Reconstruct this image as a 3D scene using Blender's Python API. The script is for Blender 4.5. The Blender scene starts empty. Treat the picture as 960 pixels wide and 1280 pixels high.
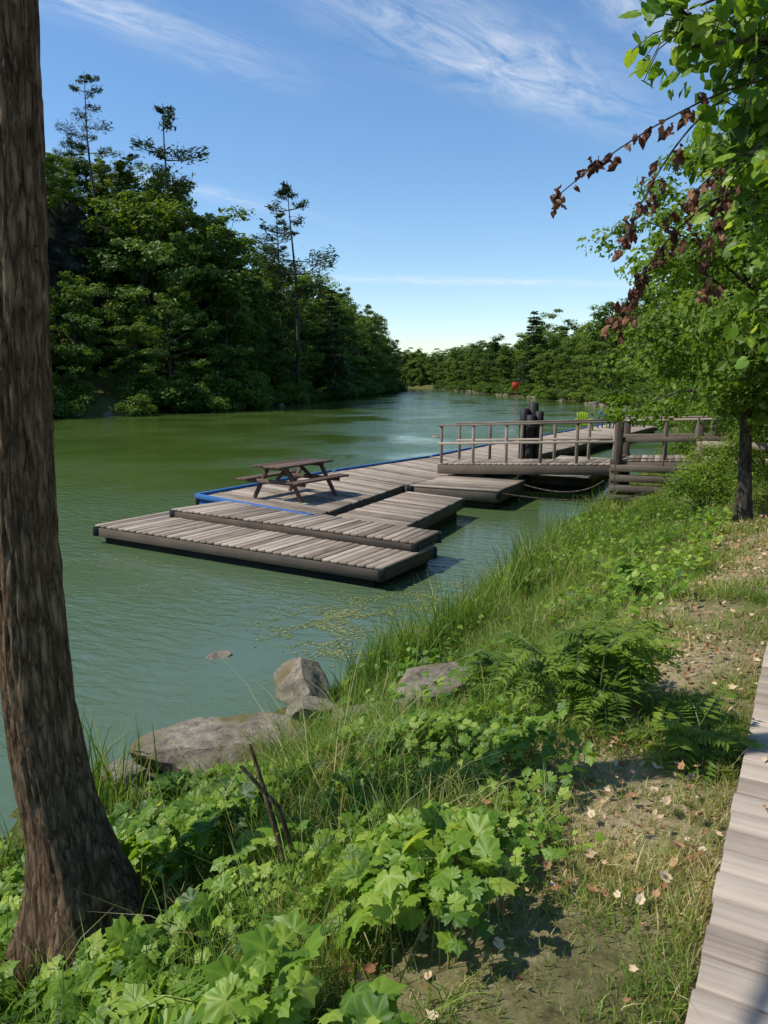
import bpy, bmesh, math, random
import numpy as np
from mathutils import Vector, Matrix, noise as mn
rng=np.random.default_rng(11); random.seed(5)
scene=bpy.context.scene
scene.view_settings.view_transform='Standard'; scene.view_settings.look='None'; scene.view_settings.exposure=0
COL=scene.collection

# ------------------------------------------------------------ mesh helpers
def mk(name,V,Fs,mats,attrs=None,midx=None,smooth=False,link=True):
    V=np.asarray(V,dtype=np.float32)
    me=bpy.data.meshes.new(name)
    me.vertices.add(len(V)); me.vertices.foreach_set('co',V.ravel())
    loops=np.concatenate([f.ravel() for f in Fs]).astype(np.int32)
    tot=np.concatenate([np.full(len(f),f.shape[1]) for f in Fs])
    st=np.concatenate([[0],np.cumsum(tot)[:-1]]).astype(np.int32)
    me.loops.add(len(loops)); me.loops.foreach_set('vertex_index',loops)
    me.polygons.add(len(st)); me.polygons.foreach_set('loop_start',st)
    if midx is not None: me.polygons.foreach_set('material_index',np.asarray(midx,dtype=np.int32))
    if smooth is True: me.polygons.foreach_set('use_smooth',np.ones(len(st),dtype=bool))
    elif smooth is not False: me.polygons.foreach_set('use_smooth',np.asarray(smooth,dtype=bool))
    me.update(calc_edges=True); me.validate()
    for k,a in (attrs or {}).items():
        a=np.asarray(a,dtype=np.float32)
        if a.ndim==1: me.attributes.new(k,'FLOAT','POINT').data.foreach_set('value',a)
        else: me.attributes.new(k,'FLOAT_VECTOR','POINT').data.foreach_set('vector',a.ravel())
    for m in mats: me.materials.append(m)
    if not link: return me
    ob=bpy.data.objects.new(name,me); COL.objects.link(ob); return ob

def inst(name,me,loc,rot=0,sc=1,tilt=(0,0)):
    ob=bpy.data.objects.new(name,me); ob.location=loc; ob.rotation_euler=(tilt[0],tilt[1],rot)
    ob.scale=(sc,sc,sc) if not hasattr(sc,'__len__') else sc
    COL.objects.link(ob); return ob

def frames(n,roll):
    n=n/np.linalg.norm(n,axis=1,keepdims=True)
    h=np.where(np.abs(n[:,2:3])>.9,np.array([[1.,0,0]]),np.array([[0,0,1.]]))
    x=np.cross(h,n); x/=np.linalg.norm(x,axis=1,keepdims=True); y=np.cross(n,x)
    c=np.cos(roll)[:,None]; s=np.sin(roll)[:,None]
    return np.stack([c*x+s*y,-s*x+c*y,n],axis=1)

def frames_dir(y,n):
    y=y/np.linalg.norm(y,axis=1,keepdims=True)
    x=np.cross(y,n); x/=np.linalg.norm(x,axis=1,keepdims=True)+1e-9; z=np.cross(x,y)
    return np.stack([x,y,z],axis=1)

def scat(T,F,C,R,S):
    T=np.asarray(T,float); N=len(C);k=len(T)
    S=np.asarray(S,float)
    if S.ndim==1: S=S[:,None]
    V=np.einsum('nki,nij->nkj',T[None]*S[:,None,:],R)+C[:,None,:]
    Fs=(np.asarray(F)[None]+ (np.arange(N)*k)[:,None,None]).reshape(-1,np.asarray(F).shape[1])
    return V.reshape(-1,3),Fs

def tube(P,rad,seg=8,jit=0):
    P=np.asarray(P,float); n=len(P)
    T=np.gradient(P,axis=0); T/=np.linalg.norm(T,axis=1,keepdims=True)+1e-9
    ref=np.array([0.3,1,0.1]) if abs(T[0][2])>.5 else np.array([0,0,1.])
    X=np.cross(ref,T); X/=np.linalg.norm(X,axis=1,keepdims=True)+1e-9; Y=np.cross(T,X)
    a=np.linspace(0,2*np.pi,seg,endpoint=False)
    r=np.asarray(rad,float)[:,None]*(1+jit*rng.normal(size=(n,seg)))
    V=P[:,None]+r[...,None]*(np.cos(a)[None,:,None]*X[:,None]+np.sin(a)[None,:,None]*Y[:,None])
    i=np.arange(n-1)[:,None]*seg; j=np.arange(seg)[None]; j2=(j+1)%seg
    F=np.stack([i+j,i+j2,i+seg+j2,i+seg+j],axis=-1).reshape(-1,4)
    return V.reshape(-1,3),F

class Acc:
    def __init__(s): s.V=[];s.F=[];s.M=[];s.A=[];s.S=[];s.n=0
    def add(s,V,F,m=0,rnd=0.5,smooth=False):
        s.V.append(V); s.F.append(F+s.n); s.M.append(np.full(len(F),m)); s.n+=len(V)
        s.S.append(np.full(len(F),smooth))
        s.A.append(np.full(len(V),rnd) if np.isscalar(rnd) else rnd)
    def make(s,name,mats,link=True):
        return mk(name,np.concatenate(s.V),s.F,mats,{'rnd':np.concatenate(s.A)},np.concatenate(s.M),smooth=np.concatenate(s.S),link=link)

class Wood:
    def __init__(s): s.V=[];s.F=[];s.M=[];s.L=[];s.R=[]
    def hexa(s,b,t,m=0,rnd=None,along=None):
        P=[Vector(p) for p in list(b)+list(t)]; k=len(s.V)
        if rnd is None: rnd=random.random()
        if along is None: along=max([(P[1]-P[0]),(P[3]-P[0]),(P[4]-P[0])],key=lambda v:v.length)
        ax=Vector(along).normalized()
        up=Vector((0,0,1)) if abs(ax.z)<.9 else Vector((1,0,0))
        cr=ax.cross(up).normalized(); u2=cr.cross(ax)
        o=random.random()*50
        for p in P:
            s.V.append(p[:]); q=p-P[0]; s.L.append((q.dot(ax)+o,q.dot(cr)+o,q.dot(u2))); s.R.append(rnd)
        for f in [(0,3,2,1),(4,5,6,7),(0,1,5,4),(1,2,6,5),(2,3,7,6),(3,0,4,7)]:
            s.F.append([k+i for i in f]); s.M.append(m)
    def beam(s,p,q,w,h,m=0,up=(0,0,1),rnd=None):
        p=Vector(p);q=Vector(q);d=(q-p).normalized(); up=Vector(up)
        if abs(d.dot(up))>.95: up=Vector((1,0,0))
        x=d.cross(up).normalized()*w/2; y=x.cross(d).normalized()*h/2
        s.hexa([p-x-y,p+x-y,q+x-y,q-x-y],[p-x+y,p+x+y,q+x+y,q-x+y],m,rnd,along=q-p)
    def make(s,name,mats,bevel=.006):
        ob=mk(name,np.array(s.V),[np.array(s.F)],mats,{'rnd':np.array(s.R),'loc':np.array(s.L)},s.M)
        bm=bmesh.new(); bm.from_mesh(ob.data); bmesh.ops.recalc_face_normals(bm,faces=bm.faces); bm.to_mesh(ob.data); bm.free()
        if bevel:
            b=ob.modifiers.new('bevel','BEVEL'); b.width=bevel; b.segments=1; b.limit_method='ANGLE'
        return ob

# ------------------------------------------------------------ materials
def newmat(n):
    m=bpy.data.materials.new(n); m.use_nodes=True; nt=m.node_tree; nt.nodes.clear()
    out=nt.nodes.new('ShaderNodeOutputMaterial'); return m,nt,out
def N(nt,t,**k):
    n=nt.nodes.new(t)
    for a,b in k.items():
        if a in n.inputs: n.inputs[a].default_value=b
        else: setattr(n,a,b)
    return n
def ramp(nt,stops,src=None):
    r=nt.nodes.new('ShaderNodeValToRGB'); e=r.color_ramp.elements
    while len(e)>1: e.remove(e[-1])
    e[0].position=stops[0][0]; e[0].color=(*stops[0][1],1)
    for p,c in stops[1:]:
        x=e.new(p); x.color=(*c,1)
    if src: nt.links.new(src,r.inputs[0])
    return r

def leafmat(name,stops,tm=(1.7,1.6,.7),tf=.4,objvar=.35,rough=.5,spec=.25):
    m,nt,out=newmat(name); L=nt.links.new
    a=N(nt,'ShaderNodeAttribute',attribute_name='rnd'); src=a.outputs['Fac']
    if objvar>0:
        oi=N(nt,'ShaderNodeObjectInfo')
        s=N(nt,'ShaderNodeMath',operation='MULTIPLY_ADD'); s.inputs[1].default_value=objvar; L(oi.outputs['Random'],s.inputs[0])
        mm=N(nt,'ShaderNodeMath',operation='MULTIPLY'); mm.inputs[1].default_value=1-objvar; L(a.outputs['Fac'],mm.inputs[0]); L(mm.outputs[0],s.inputs[2]); src=s.outputs[0]
    r=ramp(nt,stops,src)
    p=N(nt,'ShaderNodeBsdfPrincipled',Roughness=rough); p.inputs['Specular IOR Level'].default_value=spec
    L(r.outputs[0],p.inputs['Base Color'])
    if tf>0:
        t=N(nt,'ShaderNodeBsdfTranslucent')
        mx=N(nt,'ShaderNodeMix',data_type='RGBA',blend_type='MULTIPLY'); mx.inputs[0].default_value=1
        L(r.outputs[0],mx.inputs[6]); mx.inputs[7].default_value=(*tm,1); L(mx.outputs[2],t.inputs[0])
        ms=N(nt,'ShaderNodeMixShader'); ms.inputs[0].default_value=tf
        L(p.outputs[0],ms.inputs[1]); L(t.outputs[0],ms.inputs[2]); L(ms.outputs[0],out.inputs[0])
    else: L(p.outputs[0],out.inputs[0])
    return m

M_far=leafmat('foliage_far',[(0,(.026,.050,.010)),(.35,(.065,.115,.017)),(.65,(.125,.195,.026)),(1,(.21,.28,.04))],tf=.38,objvar=.45)
M_mid=leafmat('foliage_mid',[(0,(.05,.10,.014)),(.5,(.13,.215,.026)),(1,(.25,.33,.045))],tf=.45,objvar=.2)
M_con=leafmat('conifer_needles',[(0,(.016,.034,.014)),(.6,(.04,.07,.022)),(1,(.08,.12,.03))],tf=.15)
M_big=leafmat('broad_leaf',[(0,(.04,.10,.012)),(.35,(.115,.225,.022)),(.7,(.21,.335,.033)),(1,(.38,.47,.085))],tf=.45,objvar=0,rough=.45,spec=.35)
M_grass=leafmat('grass_blade',[(0,(.05,.12,.016)),(.45,(.14,.24,.033)),(.7,(.27,.33,.065)),(.85,(.44,.39,.17)),(1,(.60,.50,.29))],tf=.35,objvar=0)
M_dead=leafmat('dead_leaf',[(0,(.07,.03,.018)),(.5,(.15,.068,.04)),(1,(.30,.16,.09))],tm=(1.3,.9,.8),tf=.2,objvar=0,rough=.7,spec=.15)
M_litter=leafmat('leaf_litter',[(0,(.16,.07,.03)),(.5,(.38,.22,.11)),(1,(.56,.45,.29))],tf=.0,objvar=0,rough=.8,spec=.1)

def barkmat(name,c1,c2,sc=(16,16,2.4),bump=.6,dist=.03):
    m,nt,out=newmat(name); L=nt.links.new
    tc=N(nt,'ShaderNodeTexCoord'); mp=N(nt,'ShaderNodeMapping'); mp.inputs['Scale'].default_value=sc; L(tc.outputs['Object'],mp.inputs[0])
    n=N(nt,'ShaderNodeTexNoise'); n.inputs['Scale'].default_value=1.6; n.inputs['Detail'].default_value=9; n.inputs['Roughness'].default_value=.7; n.inputs['Distortion'].default_value=.8
    L(mp.outputs[0],n.inputs[0])
    v=N(nt,'ShaderNodeTexVoronoi',feature='DISTANCE_TO_EDGE'); v.inputs['Scale'].default_value=1.3
    ad=N(nt,'ShaderNodeVectorMath',operation='MULTIPLY_ADD'); L(n.outputs['Color'],ad.inputs[0]); ad.inputs[1].default_value=(1.4,1.4,1.4); L(mp.outputs[0],ad.inputs[2]); L(ad.outputs[0],v.inputs[0])
    mu=N(nt,'ShaderNodeMath',operation='MULTIPLY_ADD'); L(v.outputs[0],mu.inputs[0]); mu.inputs[1].default_value=1.3
    m2=N(nt,'ShaderNodeMath',operation='MULTIPLY'); L(n.outputs[0],m2.inputs[0]); m2.inputs[1].default_value=.7; L(m2.outputs[0],mu.inputs[2])
    r=ramp(nt,[(.28,tuple(x*.2 for x in c1)),(.42,c1),(.9,c2)],mu.outputs[0])
    p=N(nt,'ShaderNodeBsdfPrincipled',Roughness=.9); p.inputs['Specular IOR Level'].default_value=.2
    b=N(nt,'ShaderNodeBump',Strength=bump,Distance=dist); L(mu.outputs[0],b.inputs['Height']); L(b.outputs[0],p.inputs['Normal'])
    L(r.outputs[0],p.inputs[0]); L(p.outputs[0],out.inputs[0]); return m
M_bark=barkmat('tree_bark',(.13,.078,.042),(.36,.25,.15),sc=(24,24,4.2),bump=.9,dist=.02)
M_barkd=barkmat('dark_bark',(.06,.048,.036),(.15,.125,.095),sc=(10,10,2))

def woodmat(name,c1,c2,rough=.85,grain=1.0,var=.45):
    m,nt,out=newmat(name); L=nt.links.new
    a=N(nt,'ShaderNodeAttribute',attribute_name='loc'); rr=N(nt,'ShaderNodeAttribute',attribute_name='rnd')
    mp=N(nt,'ShaderNodeMapping'); mp.inputs['Scale'].default_value=(1.6,38,38); L(a.outputs['Vector'],mp.inputs[0])
    n=N(nt,'ShaderNodeTexNoise'); n.inputs['Scale'].default_value=1; n.inputs['Detail'].default_value=6; n.inputs['Roughness'].default_value=.7; L(mp.outputs[0],n.inputs[0])
    n2=N(nt,'ShaderNodeTexNoise'); n2.inputs['Scale'].default_value=2.2; n2.inputs['Detail'].default_value=5; L(a.outputs['Vector'],n2.inputs[0])
    s=N(nt,'ShaderNodeMath',operation='MULTIPLY_ADD'); L(n.outputs[0],s.inputs[0]); s.inputs[1].default_value=.6*grain
    s2=N(nt,'ShaderNodeMath',operation='MULTIPLY_ADD'); L(rr.outputs['Fac'],s2.inputs[0]); s2.inputs[1].default_value=var
    s3=N(nt,'ShaderNodeMath',operation='MULTIPLY'); L(n2.outputs[0],s3.inputs[0]); s3.inputs[1].default_value=.5
    L(s3.outputs[0],s2.inputs[2]); L(s2.outputs[0],s.inputs[2])
    r=ramp(nt,[(.36,tuple(x*.3 for x in c1)),(.56,c1),(1.0,c2)],s.outputs[0])
    p=N(nt,'ShaderNodeBsdfPrincipled',Roughness=rough); p.inputs['Specular IOR Level'].default_value=.25
    b=N(nt,'ShaderNodeBump',Strength=.5,Distance=.006); L(n.outputs[0],b.inputs['Height']); L(b.outputs[0],p.inputs['Normal'])
    L(r.outputs[0],p.inputs[0]); L(p.outputs[0],out.inputs[0]); return m
M_wood=woodmat('weathered_wood',(.175,.135,.10),(.41,.335,.26))
M_wood2=woodmat('boardwalk_wood',(.19,.15,.115),(.42,.35,.28),grain=1.25)
M_woodd=woodmat('dark_timber',(.065,.05,.038),(.15,.122,.095))
M_brown=woodmat('brown_timber',(.09,.055,.04),(.17,.115,.09))
M_blue=woodmat('blue_painted_timber',(.02,.09,.28),(.05,.16,.38),rough=.6)
M_black=woodmat('tarred_timber',(.012,.012,.013),(.04,.038,.036),rough=.6)
M_mudded=woodmat('wet_float',(.015,.014,.010),(.05,.045,.03))
def flat(name,c,rough=.5):
    m,nt,out=newmat(name); L=nt.links.new
    n=N(nt,'ShaderNodeTexNoise'); n.inputs['Scale'].default_value=9
    r=ramp(nt,[(.3,tuple(x*.75 for x in c)),(.7,c)],n.outputs[0])
    p=N(nt,'ShaderNodeBsdfPrincipled',Roughness=rough); L(r.outputs[0],p.inputs[0]); L(p.outputs[0],out.inputs[0]); return m
M_red=flat('red_paint',(.85,.05,.02)); M_lime=flat('lime_plastic',(.45,.6,.02)); M_cb=flat('blue_plastic',(.03,.16,.6))

def rockmat(name,k=1.):
    m,nt,out=newmat(name); L=nt.links.new
    tc=N(nt,'ShaderNodeTexCoord')
    n=N(nt,'ShaderNodeTexNoise'); n.inputs['Scale'].default_value=7; n.inputs['Detail'].default_value=12; n.inputs['Roughness'].default_value=.75; L(tc.outputs['Object'],n.inputs[0])
    r=ramp(nt,[(.34,(.08*k,.065*k,.045*k)),(.5,(.26*k,.215*k,.155*k)),(.68,(.46*k,.40*k,.31*k))],n.outputs[0])
    n2=N(nt,'ShaderNodeTexNoise'); n2.inputs['Scale'].default_value=3.5; n2.inputs['Detail'].default_value=8; L(tc.outputs['Object'],n2.inputs[0])
    r2=ramp(nt,[(.52,(0,0,0)),(.64,(1,1,1))],n2.outputs[0])
    mx=N(nt,'ShaderNodeMix',data_type='RGBA'); L(r2.outputs[0],mx.inputs[0]); L(r.outputs[0],mx.inputs[6]); mx.inputs[7].default_value=(.15*k,.125*k,.04*k,1)
    p=N(nt,'ShaderNodeBsdfPrincipled',Roughness=.9); L(mx.outputs[2],p.inputs[0])
    b=N(nt,'ShaderNodeBump',Strength=1,Distance=.035); L(n.outputs[0],b.inputs['Height']); L(b.outputs[0],p.inputs['Normal'])
    L(p.outputs[0],out.inputs[0]); return m
M_rock=rockmat('limestone',.88); M_rockf=rockmat('shore_stone',.7)

def watermat():
    m,nt,out=newmat('river_water'); L=nt.links.new
    tc=N(nt,'ShaderNodeTexCoord')
    mp0=N(nt,'ShaderNodeMapping'); mp0.inputs['Rotation'].default_value=(0,0,math.radians(25)); L(tc.outputs['Object'],mp0.inputs[0])
    mp=N(nt,'ShaderNodeMapping'); mp.inputs['Scale'].default_value=(1.0,2.4,1); L(mp0.outputs[0],mp.inputs[0])
    n=N(nt,'ShaderNodeTexNoise'); n.inputs['Scale'].default_value=2.8; n.inputs['Detail'].default_value=4; n.inputs['Roughness'].default_value=.55; n.inputs['Distortion'].default_value=.5; L(mp.outputs[0],n.inputs[0])
    nb=N(nt,'ShaderNodeTexNoise'); nb.inputs['Scale'].default_value=.14; nb.inputs['Detail'].default_value=3; L(tc.outputs['Object'],nb.inputs[0])
    rb=ramp(nt,[(.40,(.15,.15,.15)),(.60,(1,1,1))],nb.outputs[0])
    hm=N(nt,'ShaderNodeMath',operation='MULTIPLY'); L(n.outputs[0],hm.inputs[0]); L(rb.outputs[0],hm.inputs[1])
    b=N(nt,'ShaderNodeBump',Strength=.85,Distance=.06); L(hm.outputs[0],b.inputs['Height'])
    r=ramp(nt,[(.3,(.060,.105,.018)),(.7,(.085,.135,.028))],nb.outputs[0])
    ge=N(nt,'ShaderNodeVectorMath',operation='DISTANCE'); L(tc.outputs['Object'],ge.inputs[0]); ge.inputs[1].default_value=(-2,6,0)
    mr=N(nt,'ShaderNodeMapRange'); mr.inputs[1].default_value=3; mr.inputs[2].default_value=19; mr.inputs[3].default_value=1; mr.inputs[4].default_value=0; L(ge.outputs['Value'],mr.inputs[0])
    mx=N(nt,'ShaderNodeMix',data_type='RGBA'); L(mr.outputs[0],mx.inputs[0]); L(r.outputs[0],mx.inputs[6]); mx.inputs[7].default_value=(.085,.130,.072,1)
    p=N(nt,'ShaderNodeBsdfPrincipled',Roughness=.05,IOR=1.333); L(mx.outputs[2],p.inputs[0]); L(b.outputs[0],p.inputs['Normal'])
    L(p.outputs[0],out.inputs[0]); return m
M_water=watermat()

def groundmat():
    m,nt,out=newmat('ground_soil_grass'); L=nt.links.new
    tc=N(nt,'ShaderNodeTexCoord')
    d=N(nt,'ShaderNodeAttribute',attribute_name='dry'); rk=N(nt,'ShaderNodeAttribute',attribute_name='rock')
    n=N(nt,'ShaderNodeTexNoise'); n.inputs['Scale'].default_value=14; n.inputs['Detail'].default_value=12; n.inputs['Roughness'].default_value=.8; L(tc.outputs['Object'],n.inputs[0])
    rg=ramp(nt,[(.3,(.03,.035,.012)),(.52,(.10,.105,.03)),(.72,(.24,.19,.085))],n.outputs[0])
    rd=ramp(nt,[(.32,(.12,.09,.045)),(.5,(.34,.27,.15)),(.68,(.58,.48,.31))],n.outputs[0])
    mx=N(nt,'ShaderNodeMix',data_type='RGBA'); L(d.outputs['Fac'],mx.inputs[0]); L(rg.outputs[0],mx.inputs[6]); L(rd.outputs[0],mx.inputs[7])
    n3=N(nt,'ShaderNodeTexNoise'); n3.inputs['Scale'].default_value=.5; n3.inputs['Detail'].default_value=9; n3.inputs['Roughness'].default_value=.8
    mp=N(nt,'ShaderNodeMapping'); mp.inputs['Scale'].default_value=(1,1,1.8); L(tc.outputs['Object'],mp.inputs[0]); L(mp.outputs[0],n3.inputs[0])
    rr=ramp(nt,[(.42,(.014,.018,.008)),(.56,(.09,.09,.065)),(.66,(.36,.34,.29))],n3.outputs[0])
    m2=N(nt,'ShaderNodeMix',data_type='RGBA'); L(rk.outputs['Fac'],m2.inputs[0]); L(mx.outputs[2],m2.inputs[6]); L(rr.outputs[0],m2.inputs[7])
    p=N(nt,'ShaderNodeBsdfPrincipled',Roughness=.95); p.inputs['Specular IOR Level'].default_value=.1; L(m2.outputs[2],p.inputs[0])
    b=N(nt,'ShaderNodeBump',Strength=.8,Distance=.03); L(n.outputs[0],b.inputs['Height'])
    rs=N(nt,'ShaderNodeMath',operation='MULTIPLY'); L(n3.outputs[0],rs.inputs[0]); L(rk.outputs['Fac'],rs.inputs[1])
    b2=N(nt,'ShaderNodeBump',Strength=1,Distance=3.5); L(rs.outputs[0],b2.inputs['Height']); L(b.outputs[0],b2.inputs['Normal']); L(b2.outputs[0],p.inputs['Normal'])
    L(p.outputs[0],out.inputs[0]); return m
M_ground=groundmat()

# ------------------------------------------------------------ river geometry
RS=np.array([(-15,-30),(-8,-15),(-4,-3),(-3.2,2),(-2.68,4.9),(-2.2,5.6),(-1.79,6.0),(-.95,6.75),(-.35,7.6),(.75,9.2),(2.07,12.1),(3.5,15.1),(5.87,19.9),(8.5,25),(13,34),(18,48),(24,70),(27,95),(26.6,116),(24,150),(22,190),(22,240),(8,300),(-30,360),(-110,420),(-300,520)],float)
LS=np.array([(-120,-60),(-90,-30),(-75,0),(-55,30),(-37,52),(-26,63),(-17.4,73),(-12.8,88),(-9.7,117),(-3,150),(2,193),(3,225),(-10,262),(-50,310),(-140,350),(-320,420)],float)
def chaikin(P,n=2):
    for _ in range(n):
        Q=[P[0]]
        for a,b in zip(P[:-1],P[1:]): Q+= [a*.75+b*.25,a*.25+b*.75]
        Q.append(P[-1]); P=np.array(Q)
    return P
RS2=chaikin(RS);LS2=chaikin(LS)
POLY=np.concatenate([RS2,LS2[::-1]])
def pdist(x,y,P):
    best=np.full(x.shape,1e9)
    for (ax,ay),(bx,by) in zip(P[:-1],P[1:]):
        dx,dy=bx-ax,by-ay; t=np.clip(((x-ax)*dx+(y-ay)*dy)/(dx*dx+dy*dy),0,1)
        best=np.minimum(best,(x-ax-t*dx)**2+(y-ay-t*dy)**2)
    return np.sqrt(best)
def inside(x,y):
    c=np.zeros(x.shape,bool); n=len(POLY); j=n-1
    for i in range(n):
        xi,yi=POLY[i];xj,yj=POLY[j]
        if yi!=yj:
            cond=((yi>y)!=(yj>y))&(x<(xj-xi)*(y-yi)/(yj-yi)+xi); c^=cond
        j=i
    return c
def ss(t): t=np.clip(t,0,1); return t*t*(3-2*t)
def fn(x,y,f=1,s=0):
    return (np.sin(x*1.3*f+1.7*s+1.1*np.sin(y*.9*f+s))+np.sin(y*1.7*f+2.3*s+1.3*np.sin(x*1.1*f-s))+.5*np.sin((x+y)*3.1*f+s)+.5*np.sin((x-y)*3.7*f-s*2))/3
BW0=np.array([1.25,2.58]); BWd=np.array([.4906,.8714]); BWn=np.array([.8714,-.4906])
def bwq(x,y): return (x-BW0[0])*BWn[0]+(y-BW0[1])*BWn[1]
def info(x,y):
    x=np.asarray(x,float);y=np.asarray(y,float)
    dr=pdist(x,y,RS2); dl=pdist(x,y,LS2); ins=inside(x,y)
    right=dr<dl; d=np.where(right,dr,dl); d=np.where(ins,-d,d)
    return d+np.where((y<40)&right,.14*fn(x,y,2.5,8),0),right
def ground_z(x,y,want=False):
    x=np.asarray(x,float);y=np.asarray(y,float)
    d,right=info(x,y)
    hr=1.12*ss((d-.45)/3.4)+.06*ss(d/.5)+ .035*fn(x,y,2.2,1)*ss(d/1)+.02*fn(x,y,7,2)*ss(d/.5)
    hr=hr+5*ss((d-12)/50)*ss((y-55)/60)+.5*fn(x,y,.08,3)*ss((d-6)/20)
    q=bwq(x,y); flatn=ss((q+1.2)/1.2)*ss((6-np.abs(q))/3)*(y<16)
    hr=hr*(1-flatn)+1.2*flatn*ss(d/1.5)+hr*flatn*(1-ss(d/1.5))
    Hc=16*(1-ss((y-82)/45))+4
    hl=1.3*ss(d/3)+ (Hc-3)*(.55*ss((d-10-2*fn(x,y,.2,5)-.8*fn(x,y,.9,1))/2.4)+.45*ss((d-13.5-2*fn(x,y,.33,2)-.8*fn(x,y,1.1,4))/2.6)) +2*ss((d-3)/7)+ .8*fn(x,y,.35,4)*ss(d/4)
    rockf=ss((d-8)/2)*ss((18-d)/3)*(~right)
    h=np.where(right,hr,hl)
    bed=-1.6*ss(-d/4)-.02
    h=np.where(d<0,bed,h)
    if want: return h,d,right,rockf
    return h
def gz(x,y): return float(ground_z(np.array([x]),np.array([y]))[0])

def axis(lo,hi,n,k):
    a=math.asinh(lo/k);b=math.asinh(hi/k); return k*np.sinh(np.linspace(a,b,n))
gx=axis(-900,900,480,3.0); gy=4+axis(-300,1400,480,4.0)
X,Y=np.meshgrid(gx,gy)
Z,D,R_,RK=ground_z(X.ravel(),Y.ravel(),True)
q=bwq(X.ravel(),Y.ravel())
dry=np.clip(np.exp(-((q+.4)/.6)**2)*(.7+.7*fn(X.ravel(),Y.ravel(),1.6,3)),0,1)*(D>1)
dry=np.where(q>0,.4,dry); dry=np.where(D>200,0,dry)
n1=len(gx);i=np.arange(len(gy)-1)[:,None]*n1;j=np.arange(n1-1)[None]
F=np.stack([i+j,i+j+1,i+j+1+n1,i+j+n1],-1).reshape(-1,4)
mk('ground',np.stack([X.ravel(),Y.ravel(),Z],1),[F],[M_ground],{'dry':dry,'rock':RK},smooth=True)
mk('river_water',np.array([(-900,-300,0),(900,-300,0),(900,1400,0),(-900,1400,0)],float),[np.array([[0,1,2,3]])],[M_water])

# ------------------------------------------------------------ trees
LT=np.array([(0,-.5,0),(.34,-.05,.1),(0,.5,0),(-.34,-.05,.1)]); LF=np.array([(0,1,2,3)])
def gen_tree(name,seed,H=12,R=4,tr=.2,limbs=26,per=5,leaves=70,ls=.3,base=.2,mat=None,bark=None,top=.9,droop=0.,cr=.2):
    global rng
    rng=np.random.default_rng(seed); A=Acc()
    lean=rng.normal(size=2)*.05*H
    zz=np.linspace(0,H*.92,9); P=np.stack([lean[0]*(zz/H)**1.5+.02*H*np.sin(zz/H*5+seed)*(zz/H),lean[1]*(zz/H)**1.5,zz],1)
    V,F=tube(P,tr*(1-.85*zz/H)*(1+.5*np.exp(-zz/.5)),8,.04); A.add(V,F,1,.5,True)
    C=[];CR=[]
    asym=rng.uniform(0,6.28)
    for k in range(limbs):
        u=(k+rng.uniform(0,1))/limbs; h=base*H+(1-base)*H*u*.95
        prof=(math.sin(math.pi*(.12+.84*u)**top))**.7
        ang=k*2.4+rng.normal()*.4; L=R*prof*rng.uniform(.45,1.2)*(1+.25*math.cos(ang-asym))
        st=np.array([np.interp(h*.82,zz,P[:,0]),np.interp(h*.82,zz,P[:,1]),h*.82])
        en=np.array([st[0]+L*math.cos(ang),st[1]+L*math.sin(ang),h+ (.08*H*rng.normal()*.6) - droop*L])
        mid=(st+en)/2+np.array([0,0,.1*L])
        pts=np.array([st,mid,en]); V,F=tube(pts,[tr*.35*(1-u*.6),tr*.2*(1-u*.6),.015*tr/.2],5); A.add(V,F,1,.5,True)
        for c in range(per):
            t=rng.uniform(.35,1.1); p=(1-t)**2*st+2*t*(1-t)*mid+t*t*en
            C.append(p+rng.normal(size=3)*R*.12*np.array([1,1,.8])); CR.append(R*cr*rng.uniform(.45,1.3))
    C=np.array(C);CR=np.array(CR); m=len(C)
    idx=np.repeat(np.arange(m),leaves)
    dirs=rng.normal(size=(len(idx),3)); dirs/=np.linalg.norm(dirs,axis=1,keepdims=True)
    rad=rng.uniform(.2,1.3,len(idx))**.7
    off=dirs*rad[:,None]*CR[idx][:,None]*np.array([1.15,1.15,.62])
    pos=C[idx]+off
    ctr=np.array([0,0,H*.55]); outw=pos-ctr; outw/=np.linalg.norm(outw,axis=1,keepdims=True)
    nrm=dirs*.5+outw*.45+np.array([0,0,.5])+rng.normal(size=pos.shape)*.4
    Rm=frames(nrm,rng.uniform(0,6.28,len(idx)))
    V,F=scat(LT,LF,pos,Rm,ls*rng.uniform(.6,1.3,len(idx)))
    cl=rng.uniform(0,1,m)
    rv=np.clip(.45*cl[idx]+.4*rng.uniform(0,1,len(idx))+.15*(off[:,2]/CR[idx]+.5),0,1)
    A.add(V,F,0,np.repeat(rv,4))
    return A.make(name,[mat,bark],link=False)

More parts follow.
